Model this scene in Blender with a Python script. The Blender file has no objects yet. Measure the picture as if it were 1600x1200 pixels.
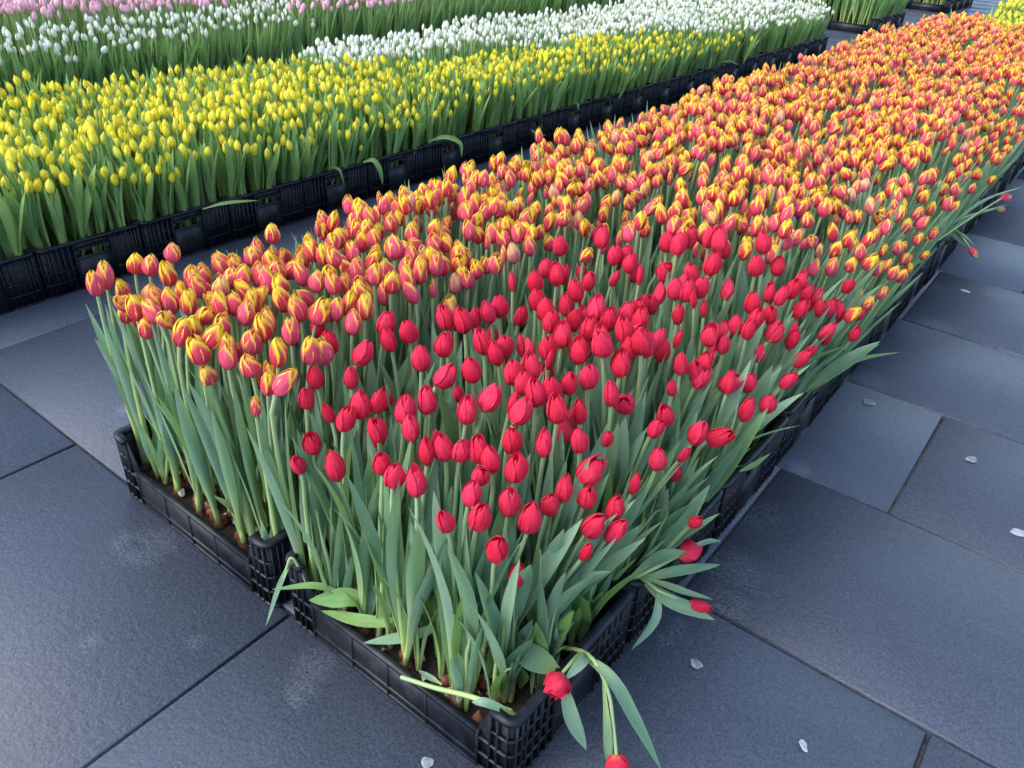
import bpy, math, random
import numpy as np
from mathutils import Vector, Matrix, Quaternion

S = bpy.context.scene
COL = S.collection
rng = random.Random(7)
nrg = np.random.default_rng(7)
PI = math.pi

# ------------------------------------------------------------------ camera
CAM = np.array((0.4322, -0.6409, 1.3467))
YAW, TILT, ROLL = -0.6364, 0.5686, 0.0535
FPX = 1226.69
F_ = np.array((math.sin(YAW)*math.cos(TILT), math.cos(YAW)*math.cos(TILT), -math.sin(TILT)))
R0 = np.array((math.cos(YAW), -math.sin(YAW), 0.0))
U0 = np.cross(R0, F_)
R_ = math.cos(ROLL)*R0 + math.sin(ROLL)*U0
U_ = -math.sin(ROLL)*R0 + math.cos(ROLL)*U0
cd = bpy.data.cameras.new('camera')
cam = bpy.data.objects.new('camera', cd)
COL.objects.link(cam)
cd.sensor_fit = 'HORIZONTAL'
cd.sensor_width = 36.0
cd.lens = FPX/1600*36
cd.clip_start = 0.02
cd.clip_end = 300
cam.matrix_world = Matrix(((R_[0], U_[0], -F_[0], CAM[0]), (R_[1], U_[1], -F_[1], CAM[1]),
                           (R_[2], U_[2], -F_[2], CAM[2]), (0, 0, 0, 1)))
S.camera = cam

# ------------------------------------------------------------------ sky, sun, exposure
SUN_EL, SUN_AZ = math.radians(48), math.radians(215)      # azimuth clockwise from +Y
w = bpy.data.worlds.new('World')
S.world = w
w.use_nodes = True
wn = w.node_tree
bg = wn.nodes['Background']
sky = wn.nodes.new('ShaderNodeTexSky')
sky.sky_type = 'NISHITA'
sky.sun_disc = False
sky.sun_elevation = SUN_EL
sky.sun_rotation = SUN_AZ
sky.dust_density = 1.5
sky.ozone_density = 1.0
wn.links.new(sky.outputs[0], bg.inputs[0])
bg.inputs[1].default_value = 0.15
sl = bpy.data.lights.new('sun', 'SUN')
sl.energy = 1.0
sl.angle = math.radians(70)
sl.color = (1.0, 0.97, 0.92)
so = bpy.data.objects.new('sun', sl)
COL.objects.link(so)
sd = Vector((math.sin(SUN_AZ)*math.cos(SUN_EL), math.cos(SUN_AZ)*math.cos(SUN_EL), math.sin(SUN_EL)))
so.rotation_euler = sd.to_track_quat('Z', 'Y').to_euler()
so.location = (0, 0, 8)
S.view_settings.view_transform = 'Standard'
S.view_settings.look = 'None'
S.view_settings.gamma = 1.0
S.view_settings.exposure = 1.55
S.render.engine = 'CYCLES'
S.cycles.max_bounces = 8
S.cycles.diffuse_bounces = 5
S.cycles.transmission_bounces = 6
S.cycles.transparent_max_bounces = 4
S.cycles.use_denoising = True


# ------------------------------------------------------------------ node helpers
class NT:
    def __init__(self, name):
        self.m = bpy.data.materials.new(name)
        self.m.use_nodes = True
        self.t = self.m.node_tree
        self.t.nodes.clear()
        self.out = self.n('ShaderNodeOutputMaterial')

    def n(self, typ, **kw):
        nd = self.t.nodes.new(typ)
        for k, v in kw.items():
            setattr(nd, k, v)
        return nd

    def lk(self, a, b):
        self.t.links.new(a, b)

    def put(self, sock, v):
        if isinstance(v, bpy.types.NodeSocket):
            self.lk(v, sock)
        elif v is not None:
            if isinstance(v, (tuple, list)) and len(v) == 3 and sock.type == 'RGBA':
                v = (*v, 1)
            sock.default_value = v

    def math(self, op, a, b=None, c=None, clamp=False):
        nd = self.n('ShaderNodeMath', operation=op, use_clamp=clamp)
        for i, v in enumerate((a, b, c)):
            if v is not None:
                self.put(nd.inputs[i], v)
        return nd.outputs[0]

    def mix(self, f, a, b, mode='MIX'):
        nd = self.n('ShaderNodeMix', data_type='RGBA', blend_type=mode)
        self.put(nd.inputs[0], f)
        self.put(nd.inputs[6], a)
        self.put(nd.inputs[7], b)
        return nd.outputs[2]

    def ramp(self, v, lo, hi, smooth=True):
        nd = self.n('ShaderNodeMapRange', interpolation_type='SMOOTHSTEP' if smooth else 'LINEAR')
        self.put(nd.inputs[0], v)
        self.put(nd.inputs[1], lo)
        self.put(nd.inputs[2], hi)
        return nd.outputs[0]

    def noise(self, vec, scale, detail=2.0, rough=0.5, dim='3D'):
        nd = self.n('ShaderNodeTexNoise', noise_dimensions=dim)
        if vec is not None:
            self.put(nd.inputs['Vector'], vec)
        nd.inputs['Scale'].default_value = scale
        nd.inputs['Detail'].default_value = detail
        nd.inputs['Roughness'].default_value = rough
        return nd.outputs[0]

    def xyz(self, x, y, z):
        nd = self.n('ShaderNodeCombineXYZ')
        for i, v in enumerate((x, y, z)):
            self.put(nd.inputs[i], v)
        return nd.outputs[0]

    def bump(self, h, strength, dist):
        nd = self.n('ShaderNodeBump')
        nd.inputs['Strength'].default_value = strength
        nd.inputs['Distance'].default_value = dist
        self.lk(h, nd.inputs['Height'])
        return nd.outputs[0]

    def bsdf(self, color, rough=0.5, spec=0.5, normal=None, transl=0.0, tcol=None):
        p = self.n('ShaderNodeBsdfPrincipled')
        self.put(p.inputs['Base Color'], color)
        self.put(p.inputs['Roughness'], rough)
        p.inputs['Specular IOR Level'].default_value = spec
        if normal is not None:
            self.lk(normal, p.inputs['Normal'])
        s = p.outputs[0]
        if transl > 0:
            tr = self.n('ShaderNodeBsdfTranslucent')
            self.put(tr.inputs[0], tcol if tcol is not None else color)
            mx = self.n('ShaderNodeMixShader')
            mx.inputs[0].default_value = transl
            self.lk(s, mx.inputs[1])
            self.lk(tr.outputs[0], mx.inputs[2])
            s = mx.outputs[0]
        self.lk(s, self.out.inputs[0])
        return self.m

    def puv(self):
        a = self.n('ShaderNodeAttribute', attribute_name='puv')
        sp = self.n('ShaderNodeSeparateXYZ')
        self.lk(a.outputs['Vector'], sp.inputs[0])
        oi = self.n('ShaderNodeObjectInfo')
        r = self.math('FRACT', self.math('ADD', sp.outputs[2], oi.outputs['Random']))
        return sp.outputs[0], sp.outputs[1], r


# ------------------------------------------------------------------ materials
def petal_mat(kind):
    t = NT(kind + ' petal')
    u, v, r = t.puv()
    au = t.math('ABSOLUTE', u)
    seed = t.math('MULTIPLY', r, 37.0)
    streak = t.noise(t.xyz(t.math('MULTIPLY_ADD', u, 3.2, seed), t.math('MULTIPLY', v, 1.1), seed), 2.2, 3.0, 0.6)
    fine = t.noise(t.xyz(t.math('MULTIPLY_ADD', u, 14.0, seed), t.math('MULTIPLY', v, 2.0), seed), 2.0, 2.0)
    h = t.math('ADD', t.math('MULTIPLY', fine, 0.6), streak)
    nrm = t.bump(h, 0.5, 0.004)
    if kind == 'red':
        c = t.mix(r, (0.76, 0.018, 0.058), (0.86, 0.045, 0.125))
        c = t.mix(t.ramp(streak, 0.35, 0.75), c, (0.64, 0.012, 0.038))
        c = t.mix(t.math('MULTIPLY', t.ramp(au, 0.75, 1.0), 0.35), c, (0.85, 0.06, 0.12))
        c = t.mix(t.math('MULTIPLY', t.ramp(v, 0.16, 0.0), 0.5), c, (0.65, 0.35, 0.12))
        c = t.mix(t.math('MULTIPLY', t.ramp(fine, 0.45, 0.75), 0.25), c, (0.86, 0.10, 0.16))
        return t.bsdf(c, 0.55, 0.22, nrm, 0.26)
    if kind == 'striped':
        base = t.mix(t.ramp(r, 0.25, 0.8), (0.80, 0.085, 0.165), (0.74, 0.040, 0.075))
        base = t.mix(t.math('MULTIPLY', t.ramp(streak, 0.4, 0.8), 0.5), base, (0.84, 0.20, 0.30))
        e = t.math('MULTIPLY', t.math('POWER', au, 2.6), 0.62)
        s = t.math('MULTIPLY_ADD', v, 1.12, e)
        s = t.math('ADD', s, t.math('MULTIPLY', t.math('SUBTRACT', streak, 0.5), 0.80))
        s = t.math('ADD', s, t.math('MULTIPLY', t.math('SUBTRACT', r, 0.5), 0.30))
        f = t.ramp(s, 0.77, 1.12)
        yel = t.mix(t.ramp(fine, 0.3, 0.7), (0.95, 0.62, 0.02), (0.95, 0.74, 0.10))
        c = t.mix(f, base, yel)
        pale = t.math('MULTIPLY', t.ramp(r, 0.94, 0.99), 0.55)
        c = t.mix(pale, c, (0.80, 0.36, 0.42))
        return t.bsdf(c, 0.55, 0.2, nrm, 0.26)
    if kind == 'yellow':
        c = t.mix(r, (0.95, 0.82, 0.020), (0.95, 0.87, 0.09))
        c = t.mix(t.math('MULTIPLY', t.ramp(streak, 0.4, 0.75), 0.5), c, (0.88, 0.78, 0.22))
        c = t.mix(t.math('MULTIPLY', t.ramp(v, 0.22, 0.02), 0.45), c, (0.62, 0.66, 0.10))
        return t.bsdf(c, 0.55, 0.2, nrm, 0.30)
    if kind == 'white':
        c = t.mix(r, (0.90, 0.90, 0.82), (0.88, 0.88, 0.70))
        c = t.mix(t.math('MULTIPLY', t.ramp(v, 0.35, 0.02), 0.55), c, (0.50, 0.62, 0.30))
        return t.bsdf(c, 0.6, 0.2, nrm, 0.30)
    if kind == 'pink':
        c = t.mix(t.ramp(t.math('ADD', au, t.math('MULTIPLY', streak, 0.4)), 0.4, 1.1), (0.92, 0.42, 0.54), (0.94, 0.74, 0.77))
        c = t.mix(t.math('MULTIPLY', t.ramp(v, 0.35, 0.05), 0.7), c, (0.80, 0.74, 0.68))
        return t.bsdf(c, 0.6, 0.2, nrm, 0.30)
    if kind == 'purple':
        c = t.mix(t.ramp(streak, 0.3, 0.8), (0.30, 0.015, 0.16), (0.42, 0.03, 0.22))
        return t.bsdf(c, 0.45, 0.3, nrm, 0.2)
    if kind == 'bud':
        c = t.mix(t.ramp(t.math('ADD', v, t.math('MULTIPLY', streak, 0.5)), 0.4, 1.0), (0.40, 0.34, 0.14), (0.62, 0.22, 0.17))
        return t.bsdf(c, 0.5, 0.3, nrm, 0.2)


def leaf_mat(name, deep, pale, base):
    t = NT(name)
    u, v, r = t.puv()
    au = t.math('ABSOLUTE', u)
    seed = t.math('MULTIPLY', r, 41.0)
    broad = t.noise(t.xyz(t.math('MULTIPLY_ADD', u, 0.8, seed), t.math('MULTIPLY', v, 2.0), seed), 2.0, 3.0)
    vein = t.noise(t.xyz(t.math('MULTIPLY_ADD', u, 22.0, seed), t.math('MULTIPLY', v, 1.4), seed), 1.6, 2.0)
    c = t.mix(t.ramp(t.math('ADD', t.math('MULTIPLY', broad, 0.7), t.math('MULTIPLY', r, 0.4)), 0.25, 0.85), deep, pale)
    c = t.mix(t.math('MULTIPLY', t.ramp(vein, 0.40, 0.72), 0.6), c, pale)
    spot = t.noise(t.xyz(t.math('MULTIPLY_ADD', u, 2.0, seed), t.math('MULTIPLY', v, 9.0), seed), 3.0, 3.0, 0.7)
    c = t.mix(t.math('MULTIPLY', t.ramp(spot, 0.62, 0.78), 0.35), c, deep)
    c = t.mix(t.math('MULTIPLY', t.ramp(t.math('FRACT', t.math('MULTIPLY', r, 7.3)), 0.55, 1.0), 0.45), c, (0.17, 0.31, 0.085))
    c = t.mix(t.math('MULTIPLY', t.ramp(v, 0.46, 0.04), 0.9), c, base)
    c = t.mix(t.math('MULTIPLY', t.ramp(au, 0.90, 1.0), 0.45), c, (0.34, 0.46, 0.34))
    tip = t.math('MULTIPLY', t.ramp(v, 0.975, 1.0), t.ramp(r, 0.5, 0.8))
    c = t.mix(t.math('MULTIPLY', tip, 0.7), c, (0.35, 0.22, 0.10))
    nrm = t.bump(vein, 0.45, 0.003)
    return t.bsdf(c, 0.48, 0.32, nrm, 0.33, t.mix(0.6, c, (0.20, 0.34, 0.05)))


def stem_mat(name, low, high):
    t = NT(name)
    u, v, r = t.puv()
    n = t.noise(t.xyz(t.math('MULTIPLY', u, 6.0), t.math('MULTIPLY', v, 8.0), t.math('MULTIPLY', r, 20.0)), 2.0, 2.0)
    c = t.mix(t.ramp(t.math('ADD', v, t.math('MULTIPLY', t.math('SUBTRACT', r, 0.5), 0.4)), 0.05, 0.75), low, high)
    c = t.mix(t.math('MULTIPLY', t.ramp(n, 0.4, 0.8), 0.3), c, (0.30, 0.42, 0.16))
    return t.bsdf(c, 0.42, 0.4, None, 0.12)


M = {k: petal_mat(k) for k in ('red', 'striped', 'yellow', 'white', 'pink', 'purple', 'bud')}
M['leaf_blue'] = leaf_mat('blue green leaf', (0.140, 0.275, 0.175), (0.295, 0.465, 0.310), (0.44, 0.57, 0.23))
M['leaf_green'] = leaf_mat('green leaf', (0.130, 0.290, 0.085), (0.310, 0.490, 0.160), (0.44, 0.57, 0.19))
M['stem_blue'] = stem_mat('stem', (0.42, 0.54, 0.17), (0.32, 0.45, 0.22))
M['stem_green'] = stem_mat('green stem', (0.40, 0.52, 0.16), (0.30, 0.44, 0.16))


def crate_mat():
    t = NT('black crate plastic')
    tc = t.n('ShaderNodeTexCoord').outputs['Object']
    g = t.n('ShaderNodeNewGeometry').outputs['Position']
    n = t.noise(g, 9.0, 4.0, 0.6)
    n2 = t.noise(g, 160.0, 2.0, 0.6)
    c = t.mix(t.ramp(n, 0.35, 0.75), (0.0055, 0.0068, 0.011), (0.011, 0.0135, 0.020))
    scr = t.math('MULTIPLY', t.ramp(t.noise(g, 40.0, 5.0, 0.75), 0.66, 0.74), t.ramp(n, 0.5, 0.62))
    dust = t.math('MULTIPLY', t.ramp(t.noise(g, 22.0, 5.0, 0.7), 0.45, 0.72), 0.28)
    c = t.mix(dust, c, (0.07, 0.08, 0.10))
    c = t.mix(t.math('MULTIPLY', scr, 0.45), c, (0.16, 0.18, 0.21))
    ro = t.math('MULTIPLY_ADD', n2, 0.18, 0.36)
    return t.bsdf(c, ro, 0.32, t.bump(n2, 0.12, 0.001))


M['crate'] = crate_mat()

STAINS = [(-1.076, -0.098, .055), (-1.02, -0.07, .10), (-0.468, -0.043, .06), (-0.44, -0.10, .05), (0.03, 0.983, .10), (0.066, 0.76, .11),
          (0.05, 1.865, .10), (0.06, 2.381, .13), (0.12, 2.45, .10), (0.02, 2.839, .08), (-1.568, 0.191, .05), (-0.70, -0.16, .03),
          (0.054, 0.526, .04), (0.049, 0.477, .03), (0.10, 0.66, .08), (0.26, 2.95, .12), (0.05, 1.25, .05), (0.10, 3.6, .14), (-0.86, -0.30, .03)]


def paving_mat():
    t = NT('dark slate paving')
    g = t.n('ShaderNodeNewGeometry').outputs['Position']
    a = t.n('ShaderNodeAttribute', attribute_name='puv')
    sp = t.n('ShaderNodeSeparateXYZ')
    t.lk(a.outputs['Vector'], sp.inputs[0])
    tone = sp.outputs[2]
    off = t.n('ShaderNodeVectorMath', operation='ADD')
    t.lk(g, off.inputs[0])
    t.lk(t.xyz(t.math('MULTIPLY', tone, 31.0), t.math('MULTIPLY', tone, 17.0), 0.0), off.inputs[1])
    gv = off.outputs[0]
    st = t.n('ShaderNodeVectorMath', operation='MULTIPLY')
    t.lk(gv, st.inputs[0])
    st.inputs[1].default_value = (0.55, 1.6, 1.0)
    cloud = t.noise(gv, 2.6, 4.0, 0.62)
    band = t.noise(st.outputs[0], 7.0, 4.0, 0.6)
    grain = t.noise(g, 170.0, 3.0, 0.75)
    mid = t.noise(gv, 55.0, 3.0, 0.65)
    c = t.mix(t.ramp(cloud, 0.3, 0.72), (0.027, 0.036, 0.056), (0.047, 0.060, 0.088))
    c = t.mix(t.math('MULTIPLY', t.ramp(band, 0.45, 0.75), 0.45), c, (0.053, 0.067, 0.098))
    c = t.mix(t.math('MULTIPLY', t.ramp(tone, 0.0, 1.0, False), 0.40), c, (0.033, 0.041, 0.056))
    wet = t.ramp(t.noise(gv, 5.0, 5.0, 0.7), 0.50, 0.66)
    c = t.mix(t.math('MULTIPLY', wet, 0.30), c, (0.020, 0.026, 0.040))
    c = t.mix(t.ramp(grain, 0.30, 0.72, False), t.mix(0.55, c, (0.010, 0.013, 0.022)), t.mix(0.40, c, (0.118, 0.142, 0.188)))
    m = None
    for x, y, rad in STAINS:
        d = t.n('ShaderNodeVectorMath', operation='DISTANCE')
        t.lk(g, d.inputs[0])
        d.inputs[1].default_value = (x, y, 0.0)
        s = t.ramp(d.outputs['Value'], rad*1.25, rad*0.25)
        m = s if m is None else t.math('MAXIMUM', m, s)
    blot = t.noise(st.outputs[0], 21.0, 6.0, 0.8)
    m = t.math('MULTIPLY', m, t.ramp(t.math('ADD', blot, t.math('MULTIPLY', m, 0.22)), 0.50, 0.78))
    m = t.math('MULTIPLY', m, t.ramp(grain, 0.35, 0.62))
    scuff = t.math('MULTIPLY', t.ramp(t.noise(g, 14.0, 6.0, 0.8), 0.66, 0.74), t.ramp(t.noise(g, 1.3, 2.0), 0.5, 0.65))
    c = t.mix(t.math('MULTIPLY', scuff, 0.22), c, (0.30, 0.32, 0.36))
    c = t.mix(t.math('MULTIPLY', m, 0.14), c, (0.42, 0.46, 0.52))
    hh = t.math('ADD', t.math('MULTIPLY', grain, 0.35), t.math('MULTIPLY', mid, 0.9))
    ro = t.math('MULTIPLY_ADD', mid, 0.20, 0.36)
    return t.bsdf(c, ro, 0.5, t.bump(hh, 0.55, 0.004))


M['paving'] = paving_mat()


def simple(name, c1, c2, scale, rough=0.6, bump=0.0, spec=0.4):
    t = NT(name)
    g = t.n('ShaderNodeNewGeometry').outputs['Position']
    oi = t.n('ShaderNodeObjectInfo').outputs['Random']
    n = t.noise(g, scale, 4.0, 0.65)
    c = t.mix(t.ramp(t.math('ADD', n, t.math('MULTIPLY', t.math('SUBTRACT', oi, 0.5), 0.3)), 0.3, 0.7), c1, c2)
    return t.bsdf(c, rough, spec, t.bump(n, bump, 0.004) if bump else None)


M['joint'] = simple('joint sand', (0.012, 0.012, 0.013), (0.075, 0.070, 0.062), 38, 0.9)
M['soil'] = simple('damp potting soil', (0.012, 0.009, 0.007), (0.05, 0.034, 0.025), 90, 0.9, 0.6)
M['bulb'] = simple('bulb skin', (0.045, 0.014, 0.009), (0.19, 0.070, 0.038), 45, 0.5, 0.3)
M['peel'] = simple('pale bulb peel', (0.42, 0.36, 0.26), (0.60, 0.55, 0.44), 60, 0.6)
M['gum'] = simple('pale gum', (0.14, 0.16, 0.18), (0.32, 0.35, 0.37), 80, 0.7, 0.4)


# ------------------------------------------------------------------ mesh helpers
def make_mesh(name, V, Q, mats, mi=None, puv=None, smooth=True):
    V = np.asarray(V, np.float32)
    Q = np.asarray(Q, np.int32)
    me = bpy.data.meshes.new(name)
    me.vertices.add(len(V))
    me.vertices.foreach_set('co', V.ravel())
    me.loops.add(len(Q)*4)
    me.loops.foreach_set('vertex_index', Q.ravel())
    me.polygons.add(len(Q))
    me.polygons.foreach_set('loop_start', np.arange(0, len(Q)*4, 4, dtype=np.int32))
    if smooth is True:
        me.polygons.foreach_set('use_smooth', np.ones(len(Q), bool))
    for m in mats:
        me.materials.append(m)
    if mi is not None:
        me.polygons.foreach_set('material_index', np.asarray(mi, np.int32))
    if puv is not None:
        at = me.attributes.new('puv', 'FLOAT_VECTOR', 'POINT')
        at.data.foreach_set('vector', np.asarray(puv, np.float32).ravel())
    me.update(calc_edges=True)
    me.validate()
    return me


class Geo:
    def __init__(self):
        self.V, self.Q, self.P, self.n = [], [], [], 0

    def grid(self, P, u, v):
        nv, nu = P.shape[:2]
        i = np.arange(nv*nu).reshape(nv, nu) + self.n
        q = np.stack([i[:-1, :-1], i[:-1, 1:], i[1:, 1:], i[1:, :-1]], -1).reshape(-1, 4)
        self.V.append(P.reshape(-1, 3))
        self.Q.append(q)
        uu, vv = np.broadcast_to(u, (nv, nu)), np.broadcast_to(v, (nv, nu))
        self.P.append(np.stack([uu, vv, np.zeros((nv, nu))], -1).reshape(-1, 3))
        self.n += nv*nu

    def box(self, x0, x1, y0, y1, z0, z1, M4=None):
        c = np.array([(x, y, z) for z in (z0, z1) for y in (y0, y1) for x in (x0, x1)], float)
        if M4 is not None:
            c = c @ M4[:3, :3].T + M4[:3, 3]
        q = np.array([(0, 2, 3, 1), (4, 5, 7, 6), (0, 1, 5, 4), (2, 6, 7, 3), (0, 4, 6, 2), (1, 3, 7, 5)]) + self.n
        self.V.append(c); self.Q.append(q); self.P.append(np.zeros((8, 3))); self.n += 8

    def arr(self):
        return np.concatenate(self.V), np.concatenate(self.Q), np.concatenate(self.P)


def link(name, data, parent=None, **props):
    o = bpy.data.objects.new(name, data)
    COL.objects.link(o)
    if parent is not None:
        o.parent = parent
    for k, v in props.items():
        if v is not None:
            o[k] = v
    return o


# ------------------------------------------------------------------ ground and paving
def build_ground():
    g = Geo()
    g.V.append(np.array([(-60, -30, -0.012), (60, -30, -0.012), (60, 90, -0.012), (-60, 90, -0.012)], float))
    g.Q.append(np.array([(0, 1, 2, 3)])); g.P.append(np.zeros((4, 3))); g.n = 4
    V, Q, P = g.arr()
    link('ground', make_mesh('ground', V, Q, [M['joint']], smooth=False), kind='structure')
    offs = {-1: 0.30, 0: 0.55, 1: 0.012, 2: 0.30, 3: 0.66, 4: 0.01, 5: 0.33}
    V, Q, P = [], [], []
    n = 0
    W, D, J, C = 0.91, 0.604, 0.0035, 0.003
    for r in range(-8, 50):
        o = offs.get(r, rng.random()*W)
        y0, y1 = 0.014 + D*r + J, 0.014 + D*(r+1) - J
        for k in range(-17, 10):
            x0, x1 = o + W*(k-1) + J, o + W*k - J
            dz = rng.uniform(-0.0012, 0.0012)
            tone = rng.random()
            top = [(x0+C, y0+C, dz), (x1-C, y0+C, dz), (x1-C, y1-C, dz), (x0+C, y1-C, dz)]
            low = [(x0, y0, dz-C), (x1, y0, dz-C), (x1, y1, dz-C), (x0, y1, dz-C)]
            bot = [(x0, y0, -0.02), (x1, y0, -0.02), (x1, y1, -0.02), (x0, y1, -0.02)]
            V += top + low + bot
            P += [(0, 0, tone)]*12
            Q.append((n, n+1, n+2, n+3))
            for a in (4, 8):
                for i in range(4):
                    j = (i+1) % 4
                    Q.append((n+a+i, n+a+j, n+a-4+j, n+a-4+i))
            n += 12
    link('paving', make_mesh('paving', V, Q, [M['paving']], puv=P, smooth=False), kind='structure')


build_ground()


# ------------------------------------------------------------------ crates: 0.60 x 0.40 x 0.185
HX, HY, HZ = 0.297, 0.197, 0.185
LOW = 0.105


def plan_path(x_from, y_to, rad=0.022, k=5):
    """plan of one corner (+x, +y): along the long side, round the corner, down the short side; (points, outward normals)"""
    p = [((x_from, HY), (0, 1))]
    for i in range(k+1):
        a = PI/2*(1 - i/k)
        p.append(((HX-rad+rad*math.cos(a), HY-rad+rad*math.sin(a)), (math.cos(a), math.sin(a))))
    p.append(((HX, y_to), (1, 0)))
    return p


def ribbon(g, path, z0, z1, o_in, o_out, ztop=None):
    """a wall or flange that follows the plan path, closed on every side"""
    n = len(path)
    rows = []
    for i, ((x, y), (a, b)) in enumerate(path):
        zt = z1 if ztop is None else ztop[i]
        rows.append([(x-a*o_in, y-b*o_in, z0), (x+a*o_out, y+b*o_out, z0), (x+a*o_out, y+b*o_out, zt), (x-a*o_in, y-b*o_in, zt)])
    V = np.array(rows).reshape(-1, 3)
    Q = []
    for i in range(n-1):
        for j in range(4):
            k = (j+1) % 4
            Q.append((i*4+j, (i+1)*4+j, (i+1)*4+k, i*4+k))
    Q += [(0, 1, 2, 3), ((n-1)*4+3, (n-1)*4+2, (n-1)*4+1, (n-1)*4)]
    g.V.append(V); g.Q.append(np.array(Q) + g.n); g.P.append(np.zeros((len(V), 3))); g.n += len(V)


def crate_meshes():
    out = []

    def done(name, g, sx=1, sy=1):
        V, Q, P = g.arr()
        V = V*np.array((sx, sy, 1.0))
        if sx*sy < 0:
            Q = Q[:, ::-1]
        out.append((name, make_mesh(name, V, Q, [M['crate']], smooth=False)))

    for sx in (1, -1):
        for sy in (1, -1):
            g = Geo()
            path = plan_path(0.215, 0.070)
            ztop = [LOW+0.004] + [HZ-0.006]*(len(path)-1)
            path2 = [((0.215, HY), (0, 1)), ((0.243, HY), (0, 1))] + path[1:]
            ztop2 = [LOW+0.002, HZ-0.008] + [HZ-0.008]*(len(path)-1)
            ribbon(g, path2, 0.004, 0, 0.013, -0.0085, ztop2)
            for z in (0.004, 0.046, 0.088, 0.130):
                pp = path2 if z < 0.1 else path2[1:]
                ribbon(g, pp, z, z+0.0024, 0.009, 0.0)
            for x in (0.219, 0.246, 0.262):
                g.box(x-0.0010, x+0.0010, HY-0.013, HY+0.0006, 0.003, (LOW if x < 0.23 else HZ-0.009))
            for y in (0.071, 0.092, 0.113, 0.134, 0.155, 0.168):
                g.box(HX-0.013, HX+0.0006, y-0.0010, y+0.0010, 0.003, HZ-0.009)
            for a in (0.35, 1.2):
                c, s = math.cos(a), math.sin(a)
                Mx = np.array([(c, -s, 0, HX-0.022), (s, c, 0, HY-0.022), (0, 0, 1, 0), (0, 0, 0, 1)])
                g.box(0.010, 0.0226, -0.0010, 0.0010, 0.003, HZ-0.009, Mx)
            done('corner', g, sx, sy)
    for sy in (1, -1):
        g = Geo()
        g.box(-0.216, 0.216, HY-0.0065, HY-0.0030, 0.003, LOW-0.006)
        g.box(-0.2165, 0.2165, HY-0.013, HY+0.0012, LOW-0.007, LOW)          # folded top edge
        g.box(-0.2155, 0.2155, HY-0.0082, HY+0.0006, 0.026, 0.030)
        g.box(-0.2155, 0.2155, HY-0.0082, HY-0.0002, 0.002, 0.007)
        for x in (-0.105, -0.005, 0.095):
            g.box(x-0.002, x+0.002, HY-0.008, HY-0.0001, 0.0065, LOW-0.0065)
        done('long_side', g, 1, sy)
    for sx in (1, -1):
        g = Geo()
        x0, x1 = HX-0.0075, HX-0.0035
        g.box(x0, x1, -0.069, 0.069, 0.003, 0.122)
        g.box(x0, x1, -0.069, 0.069, 0.150, HZ-0.009)
        for s in (-1, 1):
            a, b = sorted((s*0.052, s*0.069))
            g.box(x0+0.0003, x1-0.0003, a, b, 0.1215, 0.1505)
        g.box(x0+0.0003, HX+0.0004, -0.056, 0.056, 0.1495, 0.1535)       # lip over the hand hole
        g.box(x0+0.0003, HX-0.0008, -0.0685, 0.0685, 0.116, 0.119)
        g.box(x0+0.0003, HX-0.0003, -0.0685, 0.0685, 0.002, 0.006)
        done('short_side', g, sx, 1)
    for sx in (1, -1):
        g = Geo()
        p = plan_path(0.2445, 0.0)
        full = p[:-1] + [((x, -y), (a, -b)) for (x, y), (a, b) in reversed(p[:-1])]
        ribbon(g, full, HZ-0.010, HZ, 0.016, 0.0018)
        done('rim', g, sx, 1)
    g = Geo()
    g.box(-HX+0.014, HX-0.014, -HY+0.014, HY-0.014, 0.001, 0.008)
    done('base', g)
    return out


CRATE = crate_meshes()


def crate(x, y, rz, label, sy=1.0):
    e = link('flower_crate', None, label=label, category='crate', group='black flower crates set end to end')
    e.empty_display_size = 0.1
    e.location = (x, y, 0.0)
    e.rotation_euler = (0, 0, rz)
    e.scale = (1, sy, 1)
    for nm, me in CRATE:
        link(nm, me, e)
    return e


# ------------------------------------------------------------------ tulip shapes
def cum_interp(t, xs, ys):
    return np.interp(t, xs, ys)


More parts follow.
